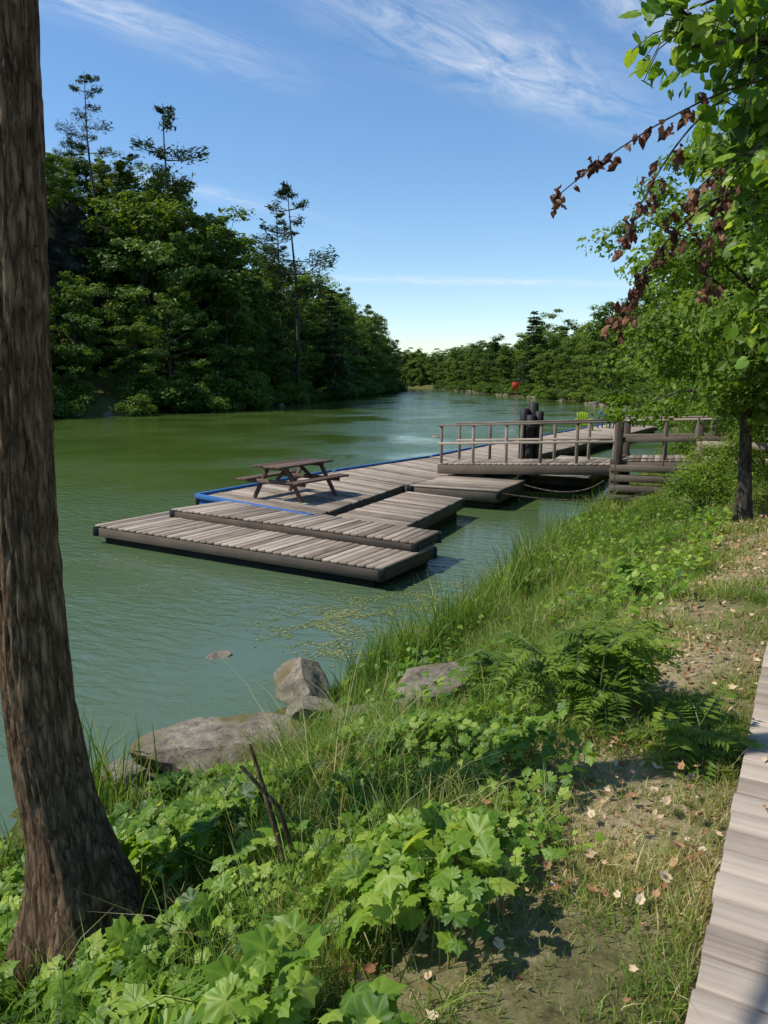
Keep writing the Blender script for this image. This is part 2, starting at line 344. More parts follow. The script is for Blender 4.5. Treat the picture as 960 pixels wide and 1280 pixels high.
def gen_conifer(name,seed,H=12,R=2.6,sparse=0.,ls=.22,base=.15,flatb=False,whorls=26):
    global rng
    rng=np.random.default_rng(seed); A=Acc()
    zz=np.linspace(0,H,8); P=np.stack([.012*H*np.sin(zz*.5+seed),.01*H*np.sin(zz*.4),zz],1)
    V,F=tube(P,.013*H*(1-.93*zz/H)+.01,7,.03); A.add(V,F,1,.5,True)
    pos=[];dr=[];rv=[]
    for w in range(whorls):
        u=(w+rng.uniform(0,.8))/whorls; h=H*(base+(1-base)*u)
        for b in range(5 if not flatb else 4):
            if rng.uniform()<sparse: continue
            ang=rng.uniform(0,6.28); L=R*((1-u)**.75*.9+.12)*rng.uniform(.5,1.15)
            if flatb: L=R*(math.sin(math.pi*(.15+.8*u))**.6)*rng.uniform(.35,1.2)
            rise=(.12*L if flatb else -.18*L+.25*L*u*1.5)
            st=np.array([0,0,h]); en=st+np.array([L*math.cos(ang),L*math.sin(ang),rise]); mid=(st+en)/2+np.array([0,0,-.06*L])
            V,F=tube([st,mid,en],[.012*H*.25,.006*H*.3,.01],4); A.add(V,F,1,.5,True)
            nn=int(26*L/ls*(.6 if flatb else .4))+8
            t=rng.uniform(.2 if not flatb else .4,1.05,nn); p=st+(en-st)*t[:,None]
            wd=.24*L*(1.1-t*.6); side=rng.normal(size=nn)*wd
            p=p+np.stack([-math.sin(ang)*side,math.cos(ang)*side,rng.normal(size=nn)*.08*L+(0.03*L if flatb else -.04*L)],1)
            pos.append(p); d=np.stack([math.cos(ang)+rng.normal(size=nn)*.6,math.sin(ang)+rng.normal(size=nn)*.6,rng.normal(size=nn)*.3+.15],1); dr.append(d)
            rv.append(np.clip(rng.uniform(0,1)*.5+rng.uniform(0,1,nn)*.5,0,1))
    pos=np.concatenate(pos);dr=np.concatenate(dr);rv=np.concatenate(rv)
    Rm=frames_dir(dr,np.array([[0,0,1.]])+rng.normal(size=dr.shape)*.5)
    T=np.array([(0,-.9,0),(.2,0,.05),(0,.9,0),(-.2,0,.05)])
    V,F=scat(T,LF,pos,Rm,ls*rng.uniform(.6,1.2,len(pos))); A.add(V,F,0,np.repeat(rv,4))
    return A.make(name,[M_con,M_barkd],link=False)

def gen_shrub(name,seed,R=1.,H=1.2,n=2600,ls=.09,mat=None):
    global rng
    rng=np.random.default_rng(seed); A=Acc(); C=[];
    for k in range(22):
        a=rng.uniform(0,6.28); r=R*rng.uniform(.1,.95); h=H*rng.uniform(.3,1)*(1-.35*r/R)
        p=np.array([r*math.cos(a),r*math.sin(a),h]); C.append(p)
        V,F=tube([np.zeros(3),p*[.4,.4,.6],p],[.018*R,.012*R,.004*R],4); A.add(V,F,1,.5,True)
    C=np.array(C); idx=rng.integers(0,len(C),n); d=rng.normal(size=(n,3)); d/=np.linalg.norm(d,axis=1,keepdims=True)
    pos=C[idx]+d*(rng.uniform(0,1,n)**.5)[:,None]*R*.34*np.array([1,1,.8]); pos[:,2]=np.maximum(pos[:,2],.02)
    Rm=frames(d*.6+[0,0,.6]+rng.normal(size=d.shape)*.45,rng.uniform(0,6.28,n))
    V,F=scat(LT,LF,pos,Rm,ls*rng.uniform(.6,1.3,n)); cl=rng.uniform(0,1,len(C))
    A.add(V,F,0,np.repeat(.5*cl[idx]+.5*rng.uniform(0,1,n),4)); return A.make(name,[mat,M_barkd],link=False)

TF=[gen_tree('deciduous_mesh_%d'%k,100+k,H=14,R=[4.2,3.4,4.8,3.9,3.0][k],tr=.24,limbs=[30,34,26,30,34][k],per=4,leaves=72,ls=.33,base=[.12,.15,.1,.2,.08][k],mat=M_far,bark=M_barkd,cr=[.17,.19,.14,.16,.22][k]) for k in range(5)]
TN=[gen_tree('broadleaf_mesh_%d'%k,200+k,H=8,R=2.9,tr=.14,limbs=[30,28,34][k],per=5,leaves=[150,140,150][k],ls=[.13,.12,.15][k],base=[.12,.36,.18][k],mat=M_mid,bark=M_barkd,cr=.17,droop=.12) for k in range(3)]
CP=[gen_conifer('pine_mesh_%d'%k,300+k,H=12,R=[2.6,2.2][k],sparse=.48,flatb=True,whorls=[13,15][k],base=.3,ls=.22) for k in range(2)]
CS=gen_conifer('spruce_mesh',310,H=12,R=2.5,ls=.28)
SH=[gen_shrub('shrub_mesh_%d'%k,400+k,mat=[M_far,M_mid][k],n=[2000,4600][k],ls=[.13,.06][k]) for k in range(2)]
rng=np.random.default_rng(21)

def place(cands,minsp):
    out=[]
    for c in cands:
        if all((c[0]-o[0])**2+(c[1]-o[1])**2>minsp**2 for o in out): out.append(c)
    return out
# height of the tree canopy line along the left bank (slope seen from the boardwalk)
SKA=[-.41,-.36,-.312,-.255,-.217,-.178,-.148,-.08,-.03,-.01,.01,.04,.08]
SKT=[.30,.285,.277,.251,.223,.20,.19,.162,.143,.104,.075,.058,.048]
def canopy(x,y): return 3+y*float(np.interp(x/y,SKA,SKT))
n=8000; xs=rng.uniform(-95,10,n); ys=rng.uniform(42,300,n); z,d,rt,_=ground_z(xs,ys,True)
ok=(~rt)&(d>1.2)&(d<34)&(xs>-.56*ys-3)
c=[(x,y,zz,dd) for x,y,zz,dd in zip(xs[ok],ys[ok],z[ok],d[ok])]
pl=place(c,3.9)
for x,y,zz,dd in pl:
    if y>120 and dd>16: continue
    az=x/y; cap=canopy(x,y)*rng.uniform(.86,1.04)-zz
    if y<78 or az<-.34:
        if dd<5: h=rng.uniform(7,11.5)
        elif dd<9: h=rng.uniform(9,13)
        elif dd<18:
            if rng.uniform()<.5: continue
            h=rng.uniform(4,8)
        else: h=rng.uniform(7,11)
    else:
        if dd<4: h=rng.uniform(7,13)
        elif dd<12:
            h=rng.uniform(13,20)
            if cap<21: h=max(h,cap*rng.uniform(.85,1))
        else: h=rng.uniform(8,14)
    h=min(h,cap)
    if h<3.5: continue
    me=TF[rng.integers(0,5)]; s=h/14; w=min(s*rng.uniform(.9,1.25),1.25)
    if h<8: w=s*1.4
    inst('distant_deciduous_tree' if y>140 else 'deciduous_tree',me,(x,y,zz-.3),rng.uniform(0,6.28),(w,w,s))
for x,y in [(-39,90),(-35.5,91),(-43,93),(-31.5,92),(-28.5,91),(-34,95),(-25.5,90),(-22,85),(-18.5,86),(-24.5,80),(-17,93),(-26,96)]:
    g=gz(x,y); h=max(5,min(19,canopy(x,y)*rng.uniform(.92,1.02)-g)); s=h/14; inst('deciduous_tree',TF[rng.integers(0,5)],(x,y,g-.3),rng.uniform(0,6.28),(max(s,.55)*1.1,max(s,.55)*1.1,s))
for x,y,top,k in [(-31.3,88,35.2,0),(-23.6,88,32.2,1),(-35.5,92,31,1),(-10.9,100,27.5,0),(-28,90,28,0),(-13,104,25,1)]:
    g=gz(x,y); h=top-g; inst('pine_tree',CP[k],(x,y,g-.2),rng.uniform(0,6),(h/12*.8,h/12*.8,h/12),(rng.normal()*.03,rng.normal()*.03))
for x,y,h in [(-8,118,17),(-20,92,14),(28.5,150,15)]:
    inst('spruce_tree',CS,(x,y,gz(x,y)-.2),rng.uniform(0,6),(h/12*1.1,h/12*1.1,h/12))
seg=np.cumsum(np.r_[0,np.hypot(*np.diff(LS2,axis=0).T)])
for s_ in np.arange(125,330,2.2):
    x=np.interp(s_,seg,LS2[:,0])+rng.normal()*.9; y=np.interp(s_,seg,LS2[:,1])+rng.normal()*.9
    sc=rng.uniform(1.0,2.9); inst('shrub',SH[0],(x,y,max(gz(x,y),0)-.2),rng.uniform(0,6),(sc*1.2,sc*1.2,sc*1.1))
n=6000; xs=rng.uniform(5,90,n); ys=rng.uniform(24,320,n); z,d,rt,_=ground_z(xs,ys,True)
ok=rt&(d>2.5)&(d<26)&(ys>26)&(xs<.58*ys+3)
pl=place([(x,y,zz,dd) for x,y,zz,dd in zip(xs[ok],ys[ok],z[ok],d[ok])],4.4)
for x,y,zz,dd in pl:
    if y<75 : h=rng.uniform(7,11) if dd>4 else rng.uniform(5,7)
    elif y<170: h=rng.uniform(6,10) if dd<8 else rng.uniform(10,16)
    else: h=rng.uniform(9,13)
    me=TF[rng.integers(0,5)]; s=h/14; w=s*rng.uniform(1.0,1.35)
    inst('distant_deciduous_tree' if y>140 else 'deciduous_tree',me,(x,y,zz-.3),rng.uniform(0,6.28),(w,w,s))
n=1800; xs=rng.uniform(-110,40,n); ys=rng.uniform(285,430,n); z,d,rt,_=ground_z(xs,ys,True); ok=rt&(d>2)&(d<26)
for x,y,zz,dd in place([(x,y,zz,dd) for x,y,zz,dd in zip(xs[ok],ys[ok],z[ok],d[ok])],6):
    h=rng.uniform(10,15); s=h/14; inst('distant_deciduous_tree',TF[rng.integers(0,5)],(x,y,zz-.3),rng.uniform(0,6.28),(s*1.3,s*1.3,s))
segR=np.cumsum(np.r_[0,np.hypot(*np.diff(RS2,axis=0).T)])
for s_ in np.arange(78,300,2.6):
    x=np.interp(s_,segR,RS2[:,0])+1.2+rng.normal()*.8; y=np.interp(s_,segR,RS2[:,1])+rng.normal()*.8
    sc=rng.uniform(.8,2.0); inst('shrub',SH[0],(x,y,max(gz(x,y),0)-.15),rng.uniform(0,6),(sc*1.2,sc*1.2,sc))
for x,y,h,k,wd,ro in [(4.7,9.9,5.0,1,1.05,3.9),(9.5,15.5,9.5,2,1.0,1),(11.2,19.0,9.5,0,1.05,2),(10.4,22.5,6,0,1,3),(13,25,9,2,1.1,4),(12.6,28.5,7,0,1,5),(16,31,9.5,2,1.1,0),(15.5,36.5,7.5,2,1.1,1),(7.8,13.0,8.5,1,.95,2),(6.8,11.6,8.4,0,.75,3),(6.6,8.4,8.5,2,.8,4),(8.4,14.6,7.5,2,.9,5)]:
    s=h/8; inst('broadleaf_tree',TN[k],(x,y,gz(x,y)-.1),ro,(s*wd,s*wd,s))
for x,y,s in [(5.3,12.6,.85),(6.5,14.6,.9),(7.6,16.0,1.0),(9.0,18.6,1.2),(6.0,11.2,.7),(4.5,12.4,.45),(8.8,21.2,1.1),(10.0,22.8,1.3),(4.9,13.9,.5),(5.6,10.4,.5),(6.6,10.9,.9)]:
    inst('shrub',SH[1],(x,y,gz(x,y)-.05),rng.uniform(0,6),(s,s,s*.9))

# ------------------------------------------------------------ foreground trunk (left)
zs=np.array([.3,.75,.92,1.15,1.56,2.1,2.6,3.4,4.4,6,8,10]); cx=np.array([-1.33,-1.34,-1.37,-1.42,-1.47,-1.48,-1.475,-1.43,-1.38,-1.3,-1.25,-1.2])
rr_=np.array([.34,.23,.19,.16,.145,.132,.127,.117,.105,.095,.08,.05])
nr=520;sg=128; zq=np.linspace(.3,10,nr); cxx=np.interp(zq,zs,cx); rq=np.interp(zq,zs,rr_)
k=np.ones(15)/15; rq=np.convolve(np.pad(rq,7,'edge'),k,'valid'); cxx=np.convolve(np.pad(cxx,7,'edge'),k,'valid')
a=np.linspace(0,2*np.pi,sg,endpoint=False)
AA,ZZ=np.meshgrid(a,zq)
disp=np.zeros_like(AA)
for ii in range(nr):
    for jj in range(sg):
        u=math.cos(a[jj]);v=math.sin(a[jj]); z=zq[ii]
        w=mn.noise(Vector((u*2,v*2,z*1.5)))
        f=mn.noise(Vector((u*6.5+w,v*6.5+w,z*2.6)))
        g=mn.noise(Vector((u*13+w,v*13+3,z*6)))
        disp[ii,jj]=1-min(1,abs(f)*3.2)*.9-abs(g)*.7
root=1+ .28*np.exp(-(ZZ-.6)/.25)*np.cos(5*AA+1)*.6
RRr=rq[:,None]*np.clip(root,.5,1.6)-.014*disp
Vt=np.stack([cxx[:,None]+RRr*np.cos(AA),3.1+RRr*np.sin(AA),ZZ],-1).reshape(-1,3)
i=np.arange(nr-1)[:,None]*sg; j=np.arange(sg)[None]; j2=(j+1)%sg
Ft=np.stack([i+j,i+j2,i+sg+j2,i+sg+j],-1).reshape(-1,4)
A=Acc(); A.add(Vt,Ft,1,.5,True)
def blobs(A,cs,rs,n,ls,m=0):
    cs=np.array(cs,float); rs=np.array(rs,float); idx=rng.integers(0,len(cs),n); d=rng.normal(size=(n,3)); d/=np.linalg.norm(d,axis=1,keepdims=True)
    pos=cs[idx]+d*(rng.uniform(0,1,n)**.45)[:,None]*rs[idx][:,None]
    V,F=scat(LT,LF,pos,frames([0,0,.7]+rng.normal(size=d.shape)*.6,rng.uniform(0,6.28,n)),ls*rng.uniform(.6,1.3,n)); A.add(V,F,m,np.repeat(rng.uniform(0,1,n),4))
for P,r0 in [(((-1.33,3.1,5.6),(-2.4,2.2,6.2),(-4.0,.7,6.6)),.06),(((-1.3,3.1,7),(-.2,3.2,8.2),(.8,3.4,9)),.06)]:  # first limb is added out of view to carry the shading leaf clumps
    V,F=tube(P,[r0,r0*.6,.012],8); A.add(V,F,1,.5,True)
blobs(A,[(-4.2,.75,6.5),(-3.7,.6,6.7),(-4.6,.6,6.6),(-3.3,.6,6.5)],[.5,.5,.5,.5],2200,.1)  # unseen leaf clumps above the frame, added to cast shade on the near ground
blobs(A,[(-1.2,3.1,10),(.4,3.3,9.5),(-1.6,2.6,11),(-.2,2.8,10.6)],[1,.8,1.0,1],4000,.12)
A.make('foreground_tree',[M_mid,M_bark])

# ------------------------------------------------------------ leaf templates
def lobed(rad,vein):
    m=len(rad); ang=np.linspace(-np.pi/2,1.5*np.pi,m,endpoint=False); rad=np.array(rad)
    def ring(f,zo):
        o=np.stack([f*rad*np.cos(ang),f*rad*np.sin(ang)+.35,np.zeros(m)],1)
        o[:,2]=-.16*np.abs(o[:,0])**1.4-.12*np.maximum(o[:,1],0)**2 + zo*(np.array(vein)-.5)
        return o
    V=np.vstack([[0,.22,-.01],ring(.55,-.12),ring(1.,-.06)])
    F3=np.array([(0,1+k,1+(k+1)%m) for k in range(m)]); F4=np.array([(1+k,1+m+k,1+m+(k+1)%m,1+(k+1)%m) for k in range(m)])
    F3b=np.vstack([F3,F4[:,[0,1,2]],F4[:,[0,2,3]]])
    off=np.concatenate([[.12],.18*np.array(vein)-.07,.10*np.array(vein)-.04]); return V,F3b,off
gr=[.14,.55,.80,.66,.84,.74,.92,.70,.80,.86,1.0,.80,.74,.84,.90,1.2]
gr=gr+gr[-2:0:-1]; gv=[0,0,1,0,.0,0,1,0,0,0,1,0,0,0,0,1]; gv=gv+gv[-2:0:-1]
GL,GF,GO=lobed(gr,gv)
hr=[.22,.68,.82,.86,.84,.86,.92,1.02,1.26]; hr=hr+hr[-2:0:-1]; hv=[0,0,1,0,1,0,1,0,1]; hv=hv+hv[-2:0:-1]
HL,HF,HO=lobed(hr,hv)

# ------------------------------------------------------------ ground cover
GC=np.array([(-2.75,3.6),(-2.3,4.3),(-1.5,4.6),(-.9,4.7),(-.3,4.9),(.35,5.1),(.75,4.4),(.85,3.3),(.72,2.75),(.3,2.2),(0,1.7),(-.1,.9),(-2.4,.6)])
def inpoly(x,y,P):
    c=np.zeros(x.shape,bool); j=len(P)-1
    for i in range(len(P)):
        xi,yi=P[i];xj,yj=P[j]
        if yi!=yj: c^=((yi>y)!=(yj>y))&(x<(xj-xi)*(y-yi)/(yj-yi)+xi)
        j=i
    return c
def gcenv(x,y): return (.08+.32*np.clip(.5+.6*fn(x,y,1.5,2)+.25*fn(x,y,4,1),0.0,1.1))*np.clip((5.4-y-.4*x)/1.6,.4,1)
n=12500; x=rng.uniform(-2.8,1.0,n); y=rng.uniform(.7,5.3,n); e=gcenv(x,y); k=inpoly(x+rng.normal(size=n)*.08,y+rng.normal(size=n)*.08,GC)
k&=(fn(x,y,2.6,7)>-.42)&(np.hypot(x+1.35,y-3.1)>.3)
x=x[k];y=y[k];e=e[k];n=len(x); z=ground_z(x,y)+e*(1-.6*rng.uniform(0,1,n)**2)
nr_=np.stack([rng.normal(size=n)*.5-.25,rng.normal(size=n)*.45-.15,np.ones(n)*.85],1)
Rm=frames(nr_,rng.uniform(0,6.28,n)); S=rng.uniform(.018,.055,n)*(.8+.5*(e>.25))
V,F=scat(GL,GF,np.stack([x,y,z],1),Rm,S); A=Acc()
rv=np.clip(.50+.30*fn(x,y,1.9,5)+.24*rng.normal(size=n),0,.95); A.add(V,F,0,np.clip(np.repeat(rv,len(GL))+np.tile(GO,n),0,1),True)
g0=ground_z(x,y)-.03; px=x+rng.normal(size=n)*.05;py=y+rng.normal(size=n)*.05
for ii in range(0,n,2):
    V,F=tube([(px[ii],py[ii],g0[ii]),((px[ii]+x[ii])/2,(py[ii]+y[ii])/2,(g0[ii]+z[ii])/2+.02),(x[ii],y[ii],z[ii])],[.003,.0025,.0015],3); A.add(V,F,1,.4)
M_stem=flat('green_stem',(.12,.17,.05)); A.make('broadleaf_ground_cover',[M_big,M_stem])

def pinnate(name,cx,cy,rad,H,ns,seed,mat=M_big):
    global rng
    rng=np.random.default_rng(seed); A=Acc(); pos=[];dirs=[];sz=[];rv=[]
    for s in range(ns):
        a=rng.uniform(0,6.28); r=rad*rng.uniform(0,.7); bx,by=cx+r*math.cos(a)*.5,cy+r*math.sin(a)*.5; b0=gz(bx,by)
        st=np.array([bx,by,b0]); tp=np.array([cx+r*math.cos(a),cy+r*math.sin(a),b0+H*rng.uniform(.4,1)]); V,F=tube([st,(st+tp)/2,tp],[.006,.005,.003],4); A.add(V,F,1,.4)
        for f in range(4):
            fa=rng.uniform(0,6.28); L=rng.uniform(.14,.26); e=tp+np.array([L*math.cos(fa),L*math.sin(fa),-.05+.1*rng.normal()]); m=(tp+e)/2+np.array([0,0,.05])
            V,F=tube([tp,m,e],[.003,.002,.001],3); A.add(V,F,1,.4); cv=rng.uniform(0.1,.85)
            for t in np.linspace(.2,1,9):
                p=(1-t)**2*tp+2*t*(1-t)*m+t*t*e
                for sd in (-1,1):
                    d=np.array([-sd*math.sin(fa)+.55*math.cos(fa),sd*math.cos(fa)+.55*math.sin(fa),-.15+.15*rng.normal()]); d/=np.linalg.norm(d); ll=.068*(1.15-.6*abs(t-.45))
                    pos.append(p+d*ll*.5);dirs.append(d);sz.append(ll);rv.append(cv+.15*rng.uniform())
    n=len(pos); Rm=frames_dir(np.array(dirs),np.array([[-.2,0,1.]])+rng.normal(size=(n,3))*.3)
    T=np.array([(0,-.5,0),(.17,-.1,.03),(0,.55,-.02),(-.17,-.1,.03)]); V,F=scat(T,LF,np.array(pos),Rm,np.array(sz)*1.1); A.add(V,F,0,np.repeat(np.array(rv),4))
    A.make(name,[mat,M_stem])
pinnate('sumac_plant',1.15,4.05,.5,.5,36,51,M_mid); pinnate('sumac_plant',1.5,3.5,.24,.16,7,52,M_mid); pinnate('sumac_plant',.75,4.6,.35,.35,14,53,M_mid)
pinnate('sumac_plant',2.6,7.6,.5,.3,12,54); pinnate('sumac_plant',2.9,9.0,.5,.35,12,55); pinnate('sumac_plant',-.5,1.95,.35,.36,10,56)

# ------------------------------------------------------------ grass
rng=np.random.default_rng(77)
def blades(name,x,y,L,W,lean,rv,mat=M_grass,zmin=-9):
    n=len(x); z=np.maximum(ground_z(x,y)-.01,zmin); a=rng.uniform(0,6.28,n); dx=np.cos(a);dy=np.sin(a); la=rng.uniform(0,6.28,n); lx=np.cos(la)*lean*L;ly=np.sin(la)*lean*L
    V=np.zeros((n,7,3)); 
    for i_,(t,w) in enumerate([(0,1),(.4,.85),(.75,.55)]):
        bx=x+lx*t*t;by=y+ly*t*t;bz=z+L*(t-.25*lean*t*t)
        V[:,2*i_]=np.stack([bx-dx*W*w,by-dy*W*w,bz],1);V[:,2*i_+1]=np.stack([bx+dx*W*w,by+dy*W*w,bz],1)
    V[:,6]=np.stack([x+lx,y+ly,z+L*(1-.3*lean)],1)
    o=np.arange(n)[:,None]*7
    F4=np.concatenate([o+np.array([[0,1,3,2]]),o+np.array([[2,3,5,4]])]); F3=o+np.array([[4,5,6]])
    mk(name,V.reshape(-1,3),[F4,F3],[mat],{'rnd':np.repeat(rv,7)})
def sample(n,x0,x1,y0,y1): return rng.uniform(x0,x1,n),rng.uniform(y0,y1,n)
xx=[];yy=[];LL=[];WW=[];RV=[];LE=[]
for (n,x0,x1,y0,y1,wd) in [(80000,-.4,2.6,1.0,4.5,.0020),(150000,-2.8,3.2,1.0,6.5,.0028),(160000,-1,7,6.5,14,.004),(60000,2,13,14,26,.008)]:
    x,y=sample(n,x0,x1,y0,y1); d,_=info(x,y); q=bwq(x,y); cn=fn(x,y,2.8,9)+.5*fn(x,y,7,4)
    ingc=inpoly(x,y,GC)
    rocky=(np.hypot((x+1.25)/.8,(y-5.4)/.55)<1)|(np.hypot(x+.7,y-6.3)<.55)|((x<-.5)&(d<.3)&(y>4.4))|(np.hypot((x-.38)/.4,(y-5.5)/.35)<1)
    p=np.where(ingc,.5,1.)*np.where((q>-.9)&(q<0),.65+.5*cn,1)*np.clip(.85+.5*cn,.15,1)*(d>.06)*((q<-.02)|(q>1.75))*(~rocky)
    k=rng.uniform(0,1,n)<p; x=x[k];y=y[k];d=d[k];q=q[k];cn=cn[k];ingc=ingc[k];m=len(x)
    short=np.clip((q+1.9)/1.4,0,1)*(q<0.5)
    L=(.08+.20*np.clip(.5+cn*.7,0,1.4))*(1-.64*short)*rng.uniform(.5,1.3,m)*np.where(y>6.5,1.1,1)*np.where(ingc&(rng.uniform(0,1,m)<.35),2.0,1)
    L*=np.where((d<.8)&(y>7.5),1.2,1)*np.where((d<1.3)&(y<7)&(x<0),.65,1)*np.where(rng.uniform(0,1,m)<.06,1.7,1)
    xx.append(x);yy.append(y);LL.append(L);WW.append(wd*rng.uniform(.6,1.3,m));LE.append(rng.uniform(.15,1.0,m))
    RV.append(np.clip(.46+.24*fn(x,y,1.3,6)+.2*rng.normal(size=m)+.30*short*np.clip(.5+fn(x,y,1.6,3),0,1.3)+.3*(rng.uniform(0,1,m)<.13),0,1))
blades('grass',*[np.concatenate(a) for a in (xx,yy,LL,WW,LE,RV)])
def reeds(name,cs):
    xs=[];ys=[];Ls=[];rs=[]
    for cx_,cy_,r,n,L in cs:
        xs.append(cx_+rng.normal(size=n)*r);ys.append(cy_+rng.normal(size=n)*r);Ls.append(L*rng.uniform(.3,1.1,n)); rs.append(np.full(n,rng.uniform(.25,.6)))
    x=np.concatenate(xs);y=np.concatenate(ys);L=np.concatenate(Ls);n=len(x)
    blades(name,x,y,L,rng.uniform(.0035,.0075,n),rng.uniform(.08,.6,n),np.clip(np.concatenate(rs)+.18*rng.normal(size=n),0,.95),zmin=-.05)
reeds('reeds',[(-2.0,4.85,.10,80,.8),(-1.8,4.75,.1,50,.65),(-2.15,4.5,.1,36,.55),(-2.3,4.2,.08,24,.4),(-1.0,4.7,.25,70,.35)])
reeds('reeds',[(-.08,7.1,.12,120,.7),(.25,7.5,.12,150,.85),(.55,8.0,.12,120,.9),(.8,8.4,.12,130,.75),(1.1,8.8,.12,110,.8),(-.1,6.6,.2,120,.45),(-.35,6.1,.12,70,.35)])
reeds('reeds',[(1.45,9.6,.14,120,.85),(1.75,10.2,.14,120,.65),(2.0,10.9,.14,130,.95),(2.4,11.8,.18,120,.75),(2.75,12.6,.16,110,.9),(3.3,13.8,.2,120,.7),(4.0,15.3,.25,110,.8),(4.9,17,.3,100,.7),(2.5,10.2,.4,200,.55),(1.7,8.6,.35,180,.5),(3.6,12.6,.3,120,.6)])
n=13000;x,y=sample(n,-.6,6,4.9,15); d,_=info(x,y);q=bwq(x,y);k=(d>.35)&(q<-.7)&(fn(x,y,1.4,12)>-.1)&~((np.hypot(x+.5,y-6.0)<.8)); x=x[k];y=y[k];n=len(x)
z=ground_z(x,y)+rng.uniform(.05,.36,n); Rm=frames(np.stack([rng.normal(size=n)*.5-.2,rng.normal(size=n)*.5,np.ones(n)],1),rng.uniform(0,6.28,n))
V,F=scat(HL,HF,np.stack([x,y,z],1),Rm,rng.uniform(.014,.046,n)); mk('broadleaf_weeds',V,[F],[M_big],{'rnd':np.clip(np.repeat(np.clip(.42+.25*fn(x,y,1.1,2)+.22*rng.normal(size=n),0,1),len(HL))+np.tile(HO,n),0,1)},smooth=True)
n=34000;x,y=sample(n,-1,7,1.2,13);q=bwq(x,y);d,_=info(x,y);k=((d>1)&(rng.uniform(0,1,n)<np.exp(-((q+.45)/.65)**2)*np.clip(.5+1.1*fn(x,y,1.6,3),.12,1)+.03)&(q<-.02))|((q>.02)&(q<1.5)&(rng.uniform(0,1,n)<.008)); x=x[k];y=y[k];q=q[k];n=len(x)
z=np.where(q>0,1.312,ground_z(x,y)+rng.uniform(.01,.075,n)); Rm=frames(np.stack([rng.normal(size=n)*.6,rng.normal(size=n)*.6,np.ones(n)],1),rng.uniform(0,6.28,n))
CT=GL.copy(); CT[:,0]*=.75; CT[:,2]=.6*CT[:,0]**2+.35*(CT[:,1]-.3)**2
V,F=scat(CT,GF,np.stack([x,y,z],1),Rm,rng.uniform(.006,.030,n)*rng.uniform(.6,1.2,n)); mk('fallen_leaves',V,[F],[M_litter],{'rnd':np.repeat(rng.uniform(0,1,n),len(CT))})
A=Acc()
for P in [((-.42,2.95,1.0),(-.50,2.98,1.3),(-.56,3.0,1.5)),((-.36,2.9,1.0),(-.42,2.85,1.3),(-.57,2.85,1.48)),((.1,2.6,1.0),(.2,2.65,1.2),(.35,2.62,1.32))]:
    V,F=tube(P,[.013,.010,.007],7,.08); A.add(V,F,0,.5,True)
A.make('dead_branch',[M_bark])

# ------------------------------------------------------------ rocks
def rock(name,loc,dims,rot=(0,0,0),seed=0,pw=8,sub=5,nz=.10):
    bm=bmesh.new(); bmesh.ops.create_icosphere(bm,subdivisions=sub,radius=1)
    rs=np.random.default_rng(seed+900); PL=[]
    for v in rs.normal(size=(12,3)):
        v=v*np.array([1,1,.35]); v/=np.linalg.norm(v); PL.append((Vector(v),rs.uniform(.78,1.05)))
    for v in bm.verts:
        p=v.co.normalized(); s=(abs(p.x)**pw+abs(p.y)**pw+abs(p.z)**pw)**(-1/pw); p=p*s
        for nn_,dd in PL:
            e=p.dot(nn_)-dd
            if e>0: p=p-nn_*e
        o=Vector((seed*3.1,seed*1.7,0))
        f=1+nz*mn.noise(p*1.1+o)+nz*.5*mn.noise(p*2.7+o)+nz*.35*mn.noise(p*8+o)+nz*.2*mn.noise(p*17+o)
        p=p*f; v.co=Vector((p.x*dims[0]/2,p.y*dims[1]/2,p.z*dims[2]/2))
    me=bpy.data.meshes.new(name); bm.to_mesh(me); bm.free(); me.materials.append(M_rock)
    for p in me.polygons: p.use_smooth=True
    me.set_sharp_from_angle(angle=math.radians(28))
    ob=bpy.data.objects.new(name,me); ob.location=loc; ob.rotation_euler=rot; COL.objects.link(ob); return ob
rock('flat_rock',(-1.2,5.62,.12),(1.45,.72,.34),(.07,-.03,.12),1)
rock('tilted_rock',(-.72,6.75,.15),(.5,.58,.36),(.45,.6,.5),2)
rock('small_rock',(-.64,6.1,.2),(.42,.36,.28),(.1,.15,.6),3)
rock('bank_rock',(.4,5.75,.56),(.75,.42,.28),(.2,.05,.5),4)
rock('bank_rock',(-.2,5.85,.22),(.45,.38,.25),(.1,.1,.2),5)
rock('bank_rock',(.45,8.5,.03),(.4,.3,.22),(0,.1,.3),6); rock('bank_rock',(1.15,9.9,.03),(.45,.3,.22),(0,.1,1),7); rock('bank_rock',(0,7.9,.0),(.35,.3,.2),(0,.1,1),9)
rock('bank_rock',(-1.95,5.3,.02),(.4,.3,.3),(0,.1,1),8); rock('submerged_rock',(-1.79,8.1,-.05),(.32,.25,.16),(0,.1,1),10)
A=Acc(); 
T=np.array([(1,0,0),(.3,.95,.1),(-.8,.6,0),(-.8,-.6,.1),(.3,-.95,0),(.6,.2,.7),(-.3,.4,.8),(-.2,-.5,.7)],float)
F5=np.array([(0,1,5),(1,6,5),(1,2,6),(2,3,6),(3,7,6),(3,4,7),(4,5,7),(4,0,5),(5,6,7)])
cs=[];sz=[]
for s_ in np.arange(100,330,1.3):
    if fn(np.array(s_),0,.09,3)>-.1: 
        cs.append((np.interp(s_,segR,RS2[:,0])+rng.normal()*.9,np.interp(s_,segR,RS2[:,1])+rng.normal()*.5,.0)); sz.append(rng.uniform(.15,.9)**1.3)
for s_ in np.arange(120,400,2.6):
    cs.append((np.interp(s_,seg,LS2[:,0])+rng.normal()*.5,np.interp(s_,seg,LS2[:,1])+rng.normal()*.5,.0)); sz.append(rng.uniform(.2,.7))
